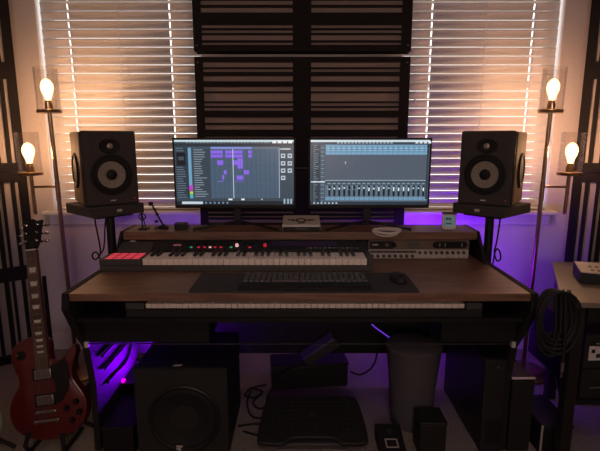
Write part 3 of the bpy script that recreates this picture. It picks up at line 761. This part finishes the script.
def guitar(label, loc, rot, bodym, detail=True):
    t = thing('electric_guitar', label, 'guitar', loc, rot)
    o = obj('body', MB().prism(outline(LPB), -.022, .026, 0, UP), bodym, t, .011, world=False, seg=4)
    bt = MB()
    pts = outline(LPB); cx, cy = 0, .19
    rings = []
    for k, (s_, d) in enumerate(((.92, .0255), (.80, .0300), (.6, .0335), (.35, .0355))):
        rings.append([bt.bm.verts.new(UP @ Vector((cx + (p[0] - cx) * s_, cy + (p[1] - cy) * s_, d))) for p in pts])
    n = len(pts)
    for a, b in zip(rings, rings[1:]):
        for i in range(n): bt._f([a[i], a[(i + 1) % n], b[(i + 1) % n], b[i]], 0, True)
    bt._f(rings[-1], 0, True)
    obj('carved_top', bt, bodym, t, world=False)
    nk = MB(); nk.prism([(-.028, .30), (.028, .30), (.0215, .82), (-.0215, .82)], .012, .034, 0, UP)
    obj('neck', nk, M['mahog'], t, .008, world=False)
    fb = obj('fretboard', MB().prism([(-.0285, .305), (.0285, .305), (.0215, .815), (-.0215, .815)], .034, .042, 0, UP), M['fret'], t, .001, world=False)
    sl = .628; z_n = .815
    fz = [z_n]
    for i in range(1, 23):
        z = z_n - sl * (1 - 2 ** (-i / 12)); fz.append(z)
        hw = .0215 + (.0285 - .0215) * (z_n - z) / .51
        obj('fret', MB().box(-hw, hw, -.0432, -.042, z - .0012, z + .0012), M['chrome'], fb, world=False)
    for i in (3, 5, 7, 9, 12, 15, 17, 19, 21):
        z = (fz[i] + fz[i - 1]) / 2; h2 = (fz[i - 1] - fz[i]) * .34
        obj('inlay', MB().prism([(-.012, z - h2), (.012, z - h2), (.015, z + h2), (-.015, z + h2)], .042, .0426, 0, UP), M['pearl'], fb, world=False)
    obj('nut', MB().box(-.0215, .0215, -.0435, -.036, .815, .820), M['white'], t, world=False)
    mh = UP @ T(0, .82, .026) @ Matrix.Rotation(R(-14), 4, 'X') @ Matrix.Diagonal((.92, .86, 1, 1))
    hs = [(-.022, 0), (.022, 0), (.036, .035), (.040, .105), (.046, .150), (.024, .146), (0, .160), (-.024, .146), (-.046, .150), (-.040, .105), (-.036, .035)]
    obj('headstock', MB().prism(hs, -.008, .008, 0, mh), M['black'], t, .002, world=False)
    obj('truss_cover', MB().prism([(-.008, .004), (.008, .004), (.006, .036), (0, .044), (-.006, .036)], .008, .010, 0, mh), M['plastic'], t, world=False)
    for sg in (-1, 1):
        for k in range(3):
            z = .040 + k * .042
            tn = MB()
            tn.lathe([(.005, .008), (.005, .012), (.003, .013), (.003, .022), (0, .022)], 10, 0, mh @ T(sg * .026, z, 0))
            tn.box(sg * .030 - .010, sg * .030 + .010, z - .004, z + .004, -.018, -.008, mx=mh)
            tn.ball((sg * .060, z, -.012), .012, .009, .006, 12, mx=mh)
            tn.box(min(sg * .036, sg * .056), max(sg * .036, sg * .056), z - .002, z + .002, -.014, -.010, mx=mh)
            obj('tuning_peg', tn, M['chrome'], t, world=False)
    if detail:
        for z in (.285, .175):
            pu = MB(); pu.box(-.036, .036, -.046, -.030, z - .021, z + .021)
            pc = obj('pickup', pu, M['chrome'], t, .003, world=False)
            rg = MB(); rg.box(-.045, .045, -.041, -.028, z - .026, z + .026); obj('pickup_ring', rg, M['black'], pc, .002, world=False)
            dots = MB()
            for i in range(6): dots.box(-.028 + i * .0106, -.024 + i * .0106, -.0472, -.046, z - .014, z + .014)
            obj('pole_pieces', dots, M['steel'], pc, world=False)
        br = MB(); br.box(-.042, .042, -.048, -.034, .120, .133); [br.cyl((sg * .037, -.03, .126), (sg * .037, -.049, .126), .007, n=12) for sg in (-1, 1)]
        obj('bridge', br, M['chrome'], t, .002, world=False)
        tp = MB(); tp.box(-.046, .046, -.052, -.038, .082, .096); [tp.cyl((sg * .045, -.03, .089), (sg * .045, -.053, .089), .009, n=12) for sg in (-1, 1)]
        obj('tailpiece', tp, M['chrome'], t, .003, world=False)
        pg = [(.038, .318), (.062, .325), (.090, .338), (.104, .318), (.108, .262), (.096, .205), (.066, .160), (.048, .158), (.048, .21)]
        obj('pickguard', MB().prism(pg, .041, .0435, 0, UP), M['black'], t, .001, world=False)
        for kx, kz in ((.082, .128), (.122, .150), (.098, .075), (.132, .105)):
            obj('control_knob', MB().lathe([(.013, .026), (.0125, .040), (.009, .046), (0, .047)], 16, 0, T(kx, 0, kz) @ AX['y-']), M['black'], t, world=False)
        sw = obj('selector_plate', MB().lathe([(.020, .026), (.020, .034), (.010, .036), (0, .036)], 20, 0, T(-.088, 0, .372) @ AX['y-']), M['black'], t, world=False)
        obj('selector_switch', MB().cyl((-.088, -.035, .372), (-.094, -.05, .378), .003, .004, 8), M['chrome'], sw, world=False)
        st = MB()
        for i in range(6):
            u = -.0175 + i * .007
            st.cyl((u * 1.45, -.052, .092), (u, -.0455, .816), .0005, n=4)
        obj('strings', st, M['chrome'], t, world=False)
    return t
GL = (-1.064, .165, .054)
GR = (R(-12.5), R(-6), R(4))
guitar('dark red single-cutaway electric guitar on a stand beside the desk', GL, GR, M['red'])
def stand(label, base):
    t = thing('guitar_stand', label, 'guitar stand', base, group='guitar stands')
    bx, by, _ = base
    obj('post', MB().tube([(bx - .01, by + .115, .02), (bx - .075, by + .19, .40), (bx - .125, by + .275, .70)], .009, 10), M['black'], t)
    for dx in (-.07, .075):
        y0 = by + .11
        obj('cradle_arm', MB().tube([(bx, y0, .055), (bx + dx, y0 - .01, .036), (bx + dx, by - .060, .034), (bx + dx * 1.1, by - .070, .07), (bx + dx * .95, by - .056, .118)], .0095, 10), M['rubber'], t)
    for dx, dy in ((-.15, -.02), (.13, .02), (-.06, .20)):
        obj('leg', MB().cyl((bx, by + .12, .10), (bx + dx, by + .12 + dy, .011), .009, n=10), M['black'], t)
stand('black tubular stand holding up the dark red guitar', (-1.064, .155, 0))
guitar('pale green guitar body just entering the frame beside the red guitar', (-1.362, .03, .06), (R(-9), R(-6), R(2)), M['green'], False)
stand('black tubular stand under the pale green guitar at the frame edge', (-1.362, .02, 0))

# ------------------------------------------------------------------ under the desk
t = thing('subwoofer', 'large black subwoofer cube on the carpet under the desk', 'subwoofer', (-.487, .28, 0))
obj('cabinet', MB().box(-.679, -.297, .112, .48, .02, .405), M['black'], t, .006)
obj('front_baffle', MB().box(-.679, -.297, .100, .112, .02, .402), mat('dark_grille', (.010, .0095, .009), .85, var=.15, scale=300), t, .004)
ms_ = T(-.478, .100, .185) @ AX['y-']
obj('driver_ring', MB().lathe([(.150, 0), (.150, .005), (.143, .008), (.132, .004)], 44, 0, ms_, cap=False), M['satin'], t)
cn = obj('driver_cone', MB().lathe([(.133, .004), (.125, .012), (.112, .011), (.100, .003), (.05, -.0005), (.0, -.0005)], 44, 0, ms_, cap=False), M['rubber'], t)
e = MB(); e.box(-.514, -.488, .085, .090, .064, .070).box(-.504, -.497, .085, .090, .040, .064).box(-.514, -.504, .085, .090, .052, .057)
obj('emblem', e, M['label'], t)
obj('emblem', MB().prism([(-.525, .128), (-.495, .128), (-.485, .140), (-.515, .140)], .405, .4062), M['label'], t)
for x in (-.65, -.325):
    for y in (.14, .45): obj('foot', MB().cyl((x, y, 0), (x, y, .021), .018, n=14), M['rubber'], t)

t = thing('foot_rest', 'studded black foot rest with a round emblem on the carpet', 'foot rest', (.055, .25, 0))
mx = T(.055, .145, .026) @ Matrix.Rotation(R(20), 4, 'X')
def frest(k):
    return outline([(-.225 * k, 0 + .11 * (1 - k)), (-.13 * k, -.004 + .11 * (1 - k)), (-.09 * k, .022 + .09 * (1 - k)), (0, .026 + .085 * (1 - k)), (.09 * k, .022 + .09 * (1 - k)), (.13 * k, -.004 + .11 * (1 - k)), (.225 * k, 0 + .11 * (1 - k)), (.24 * k, .03 + .08 * (1 - k)), (.232 * k, .12),
                    (.212 * k, .215 * k + .01), (.175 * k, .235 * k + .01), (0, .238 * k + .01), (-.175 * k, .235 * k + .01), (-.212 * k, .215 * k + .01), (-.232 * k, .12), (-.24 * k, .03 + .08 * (1 - k))], 4)
obj('platform', MB().prism(frest(1), 0, .022, 0, mx), M['plastic'], t, .006)
st = MB()
for i in range(15):
    for j in range(8):
        u, v = -.196 + i * .028, .052 + j * .0235
        if abs(u) < .03 and .12 < v < .165: continue
        st.box(u - .0085, u + .0085, v - .006, v + .006, .022, .0265, mx=mx, taper=.6)
obj('studded_mat', st, M['rubber'], t)
lg = MB(); lg.lathe([(.012, .022), (.012, .0275), (0, .0275)], 22, 0, mx @ T(0, .142, 0))
em = obj('emblem', lg, M['steel'], t)
e = MB()
for a, b in (((-.006, -.007), (-.002, .008)), ((.001, -.008), (.005, .007))):
    e.prism([(a[0] - .0018, a[1]), (a[0] + .0018, a[1]), (b[0] + .0018, b[1]), (b[0] - .0018, b[1])], .0275, .0282, 0, mx @ T(0, .142, 0))
obj('emblem_mark', e, M['black'], em)
for sg in (-1, 1): obj('foot', MB().box(.055 + sg * .19 - .02, .055 + sg * .19 + .02, .18, .33, 0, .03), M['dplastic'], t, .004)
obj('foot', MB().box(-.10, .21, .16, .20, 0, .026), M['dplastic'], t, .004)

t = thing('cable_box', 'long black cable box lying on the carpet behind the foot rest', 'cable box', (.045, .735, 0), (0, 0, R(6)))
obj('case', MB().box(-.205, .21, -.07, .07, 0, .125), M['plastic'], t, .008, world=False)
obj('lid', MB().box(-.209, .214, -.073, .073, .125, .138), M['plastic'], t, .005, world=False)
t = thing('power_brick', 'dark grey power brick leaning on top of the long cable box', 'power brick', (.105, .60, .25))
mx = T(.105, .612, .253) @ Matrix.Rotation(R(-36), 4, 'Y') @ Matrix.Rotation(R(20), 4, 'X')
obj('case', MB().box(-.10, .10, -.032, .032, -.032, .032, mx=mx), M['dplastic'], t, .008)
obj('strain_relief', MB().cyl(mx @ Vector((-.10, 0, 0)), mx @ Vector((-.135, 0, 0)), .012, .007, 12), M['rubber'], t)
obj('lead', MB().tube([mx @ Vector((-.13, 0, 0)), (-.04, .61, .15), (-.09, .60, .12), (-.16, .52, .05), (-.17, .48, .008), (-.20, .46, .006)], .005, 7, smoothpts=5), M['rubber'], t)

cab = [
    ([(-.20, .60, .006), (-.24, .52, .006), (-.20, .46, .006), (-.15, .49, .006), (-.13, .44, .006), (-.19, .38, .006), (-.24, .41, .006), (-.27, .52, .006), (-.26, .62, .008)], 'black cable curling on the carpet between subwoofer and foot rest'),
    ([(-.27, .66, .006), (-.20, .62, .006), (-.24, .56, .006), (-.29, .59, .006), (-.25, .655, .010), (-.18, .665, .02)], 'black cable loop on the purple-lit carpet beside the cable box end'),
    ([(-.29, .32, .005), (-.20, .335, .005), (-.15, .30, .005), (-.18, .25, .005), (-.26, .28, .005)], 'thin dark cable lying flat on the carpet close to the foot rest'),
    ([(.27, .66, .10), (.32, .655, .085), (.37, .65, .115), (.40, .655, .16), (.41, .66, .21)], 'black cable drooping from the cable box end towards the felt bin'),
]
for pts, lab in cab:
    tag(obj('floor_cable', MB().tube(pts, .0048, 7, smoothpts=6), M['rubber'], loc=pts[0]), lab, 'cable')
# cables against the violet-lit side panel
for pts, lab in (
    ([(-.850, .212, .406), (-.850, .26, .407), (-.850, .33, .408), (-.850, .40, .42)], 'shortest and topmost dark cable along the violet-lit desk side under the desk'),
    ([(-.850, .232, .340), (-.850, .30, .339), (-.850, .39, .338), (-.850, .46, .344), (-.850, .52, .37)], 'middle dark cable of three along the violet-lit desk side under the desk'),
    ([(-.850, .25, .264), (-.850, .34, .260), (-.850, .43, .250), (-.850, .50, .262), (-.850, .55, .303), (-.850, .57, .35)], 'lowest and longest dark cable along the violet-lit desk side under the desk')):
    tag(obj('hanging_cable', MB().tube(pts, .007, 7, smoothpts=6), M['rubber'], loc=pts[0]), lab, 'cable', 'cables on the desk side panel')

t = thing('waste_bin', 'tall tapered grey felt bin on the carpet under the desk', 'bin', (.525, .36, 0))
mx = T(.525, .36, 0)
obj('body', MB().lathe([(0, 0), (.085, 0), (.090, .004), (.124, .385), (.126, .39), (.120, .39), (.087, .01), (0, .01)], 36, 0, mx, cap=False), M['bin'], t)
obj('lid', MB().lathe([(.128, .385), (.128, .398), (.112, .412), (.05, .420), (0, .421)], 36, 0, mx, cap=False), M['bin'], t)
t = thing('pedal_box', 'upright black box on the carpet in front of the felt bin', 'box', (.557, .16, 0))
obj('case', MB().box(.502, .612, .10, .215, 0, .155), M['plastic'], t, .005)
obj('lid', MB().box(.500, .614, .098, .217, .155, .166), M['plastic'], t, .003)
t = thing('effects_pedal', 'small black pedal with a pale square frame, beside the foot rest', 'pedal', (.39, .16, 0))
obj('case', MB().prism([(.085, .004), (.085, .045), (.235, .075), (.235, .004)], .335, .445, 0, SP), M['plastic'], t, .004)
mx = T(.39, .085, .0452) @ Matrix.Rotation(R(11.3), 4, 'X')
lf = MB()
for a in ((-.027, .027, .018, .024), (-.027, .027, .060, .066), (-.027, -.021, .018, .066), (.021, .027, .018, .066)): lf.box(a[0], a[1], a[2], a[3], 0, .0012, mx=mx)
obj('pale_frame', lf, M['silverpaint'], t)
obj('footswitch', MB().cyl(mx @ Vector((0, .10, 0)), mx @ Vector((0, .10, .012)), .012, n=14), M['steel'], t)
for x in (.345, .435):
    for y in (.10, .22): obj('foot', MB().cyl((x, y, 0), (x, y, .006), .006, n=8), M['rubber'], t)

t = thing('computer_tower', 'slim black computer tower standing against the inner desk side', 'computer', (.81, .42, 0))
obj('case', MB().box(.765, .852, .14, .63, .012, .43), M['satin'], t, .005)
obj('front_panel', MB().box(.765, .852, .130, .14, .012, .43), M['plastic'], t, .003)
obj('vent_grille', MB().box(.785, .849, .128, .130, .05, .16), M['black'], t)
obj('power_button', MB().cyl((.817, .130, .40), (.817, .127, .40), .006, n=12), M['steel'], t)
for x in (.79, .835):
    for y in (.17, .60): obj('foot', MB().cyl((x, y, 0), (x, y, .013), .012, n=10), M['rubber'], t)
t = thing('power_plug', 'pale plug on a lead hanging under the desk above the carpet', 'plug', (.655, .50, .30))
obj('body', MB().box(.640, .664, .49, .512, .262, .300), M['white'], t, .004)
obj('lead', MB().tube([(.652, .50, .30), (.650, .50, .36), (.62, .49, .44), (.61, .46, .56), (.61, .44, .632)], .004, 7, smoothpts=5), M['rubber'], t)
obj('prong', MB().box(.645, .648, .499, .503, .245, .262).box(.656, .659, .499, .503, .245, .262), M['chrome'], t)

# ------------------------------------------------------------------ outside the desk, side table end
t = thing('slim_cabinet', 'narrow black box with a highlight strip along its top beside the slanted desk side', 'box', (.938, .29, 0))
obj('case', MB().box(.890, .985, .150, .44, .0, .335), M['black'], t, .003)
obj('edge_highlight', MB().box(.889, .987, .148, .156, .335, .341), M['alu'], t)  # pale metal strip standing in for the highlight along the box top
obj('door', MB().box(.892, .983, .144, .150, .012, .328), M['plastic'], t, .002)
t = thing('equipment_case', 'low black case on the carpet under the side table edge', 'case', (1.09, .22, 0))
obj('body', MB().box(1.02, 1.15, .12, .36, 0, .125), M['black'], t, .004)
obj('lid', MB().box(1.018, 1.152, .118, .362, .125, .142), M['plastic'], t, .003)
obj('corner_trim', MB().box(1.015, 1.021, .114, .121, 0, .142), M['alu'], t)

t = thing('side_table', 'grey-brown wooden side table with black legs at the room corner', 'table', (1.55, .3, 0))
top = [(.985, .015), (1.90, .0), (1.90, .62), (1.262, .612)]
obj('tabletop', MB().prism(top, .698, .72), M['tan'], t, .003)
for p in ((1.072, .06), (1.86, .04), (1.30, .575), (1.86, .585)):
    obj('leg', MB().box(p[0] - .022, p[0] + .022, p[1] - .022, p[1] + .022, 0, .698), M['satin'], t, .003)
obj('apron', MB().box(1.10, 1.838, .035, .055, .63, .698), M['black'], t)
obj('lower_shelf', MB().prism([(1.06, .08), (1.88, .07), (1.88, .60), (1.28, .59)], .26, .278), M['black'], t, .002)
for z, h2, lab, k in ((.279, .13, 'lower of two black rack boxes on the side table shelf', 0), (.411, .15, 'upper black rack box with a white sticker on the side table shelf', 1)):
    u = thing('rack_box', lab, 'rack unit', (1.45, .3, z), group='boxes on the side table shelf')
    obj('case', MB().box(1.145, 1.74, .10, .54, z, z + h2 - .002), M['black'], u, .003)
    obj('faceplate', MB().box(1.14, 1.745, .092, .10, z + .004, z + h2 - .006), M['plastic'], u, .002)
    if k:
        obj('sticker', MB().box(1.158, 1.215, .0905, .092, z + .038, z + .098), M['label'], u)
        obj('sticker_mark', MB().box(1.168, 1.182, .0895, .0905, z + .07, z + .085).box(1.188, 1.204, .0895, .0905, z + .05, z + .066), M['black'], u)
        obj('handle', MB().tube([(1.17, .092, z + .118), (1.17, .075, z + .118), (1.24, .075, z + .118), (1.24, .092, z + .118)], .004, 8), M['chrome'], u)
    else:
        obj('handle', MB().tube([(1.16, .092, z + .06), (1.16, .072, z + .06), (1.24, .072, z + .065), (1.24, .092, z + .065)], .004, 8), M['steel'], u)
t = thing('desktop_recorder', 'silver-topped black device with buttons lying on the side table', 'recorder', (1.315, .205, .7202), (0, 0, R(-20)))
a = MB(); a.prism([(0, .003), (0, .046), (.15, .058), (.15, .003)], -.135, .30, 0, SP)
obj('case', a, M['plastic'], t, .003, world=False)
mx = T(0, 0, .0465) @ Matrix.Rotation(math.atan2(.012, .15), 4, 'X')
obj('top_panel', MB().box(-.132, .297, .004, .150, 0, .003, mx=mx), M['silverpaint'], t, .001, world=False)
for i in range(5):
    for j in range(2): obj('button', MB().box(-.09 + i * .025, -.078 + i * .025, .03 + j * .05, .042 + j * .05, .003, .006, mx=mx), M['steel'], t, world=False)
obj('dial', MB().lathe([(.026, .003), (.024, .016), (0, .017)], 20, 0, mx @ T(.07, .05, 0)), M['black'], t, world=False)
t = thing('table_clamp', 'small black clamp gripping the side table edge above the coiled cables', 'clamp', (1.02, .045, .72))
obj('jaw', MB().prism([(.002, .680), (.002, .733), (.06, .733), (.06, .7205), (.013, .7205), (.013, .6975), (.045, .6975), (.045, .680)], 1.005, 1.035, 0, SP), M['black'], t, .002)
obj('screw', MB().cyl((1.02, .04, .733), (1.02, .04, .752), .004, n=8).ball((1.02, .04, .756), .008), M['steel'], t)
obj('hook', MB().tube([(1.018, .004, .71), (1.0, -.01, .712), (.97, -.03, .722), (.94, -.055, .755), (.925, -.075, .782), (.918, -.098, .806)], .004, 8, smoothpts=4), M['steel'], t)
for k, (dx, dy, rx, rz_, rr, lab) in enumerate((
    (-.012, 0, .062, .125, .006, 'outermost black cable loop hanging from the hook beside the side table'),
    (-.022, .014, .050, .110, .0055, 'inner black cable loop hanging from the hook beside the side table'),
    (-.004, -.014, .074, .116, .005, 'front black cable loop with a metal plug hanging beside the side table'))):
    pts = []
    for w_ in range(4):
        for i in range(22):
            q = PI / 2 + 2 * PI * i / 22
            j = 1 - .07 * w_
            pts.append((.925 + dx + rx * j * math.cos(q) + .006 * math.sin(w_ * 2.4 + k), -.072 + dy + .004 * w_ + .004 * math.sin(3 * q + k), .795 - rz_ + rz_ * j * math.sin(q) + rz_ * (1 - j) * .9))
    pts += [(.925 + dx + .02, -.08 + dy, .65), (.925 + dx + .012 * k, -.08 + dy, .575 - .02 * k)]
    o = tag(obj('coiled_cable', MB().tube(pts, rr, 6), M['rubber'], loc=(.958, -.07, .74)), lab, 'cable', 'black cable loops on the hook')
    if k == 2:
        e = pts[-1]; pl = obj('plug', MB().cyl(e, (e[0], e[1], e[2] - .035), .007, n=10).cyl((e[0], e[1], e[2] - .035), (e[0], e[1], e[2] - .06), .003, n=8), M['chrome'], o)

# ------------------------------------------------------------------ fill lights added behind the camera, at the ceiling and on the wall
t = thing('ceiling_fill', 'round fill light added at the ceiling behind the viewer', 'fill light', (.2, -1.6, H))
obj('rim', MB().lathe([(.19, -.05), (.20, -.045), (.20, 0)], 36, 0, T(.2, -1.6, H), cap=False), M['white'], t)
obj('diffuser', MB().lathe([(0, -.07), (.10, -.066), (.185, -.048)], 36, 0, T(.2, -1.6, H), cap=False), emat('warm_ceiling_fill', (1, .76, .68), 17), t)

t = thing('front_fill', 'wide frosted fill light added on the wall behind the viewer', 'wall lamp', (0, YB, 1.62))  # added glowing panel, low frontal fill for the desk and keys
obj('back_plate', MB().box(-.30, .30, YB, YB + .03, 1.50, 1.80), M['white'], t, .004)
obj('diffuser', MB().box(-.28, .28, YB + .03, YB + .08, 1.52, 1.78), emat('warm_front_fill', (1, .74, .64), 35), t, .02)

# ------------------------------------------------------------------ daylight outside
wd = bpy.data.worlds.new('overcast_daylight'); sc.world = wd; wd.use_nodes = True
bg = wd.node_tree.nodes['Background']; bg.inputs[0].default_value = (1, .95, .93, 1); bg.inputs[1].default_value = 2.5

# ------------------------------------------------------------------ camera
cd = bpy.data.cameras.new('camera'); cam = bpy.data.objects.new('camera', cd); COL.objects.link(cam)
cam.location = (0, -1.65, 1.32); cam.rotation_euler = (R(90 - 10.4), 0, 0)
cd.sensor_width = 36; cd.sensor_fit = 'HORIZONTAL'; cd.lens = 465 / 600 * 36; cd.clip_start = .02
sc.camera = cam
vs_ = sc.view_settings
vs_.view_transform = 'Standard'; vs_.look = 'None'; vs_.exposure = 0; vs_.gamma = 1; vs_.use_curve_mapping = False
sc.cycles.use_denoising = True
try: sc.cycles.denoiser = 'OPENIMAGEDENOISE'
except Exception: pass
sc.cycles.sample_clamp_indirect = 4
sc.cycles.max_bounces = 8; sc.cycles.diffuse_bounces = 4; sc.cycles.transparent_max_bounces = 16
sc.cycles.caustics_reflective = False; sc.cycles.caustics_refractive = False
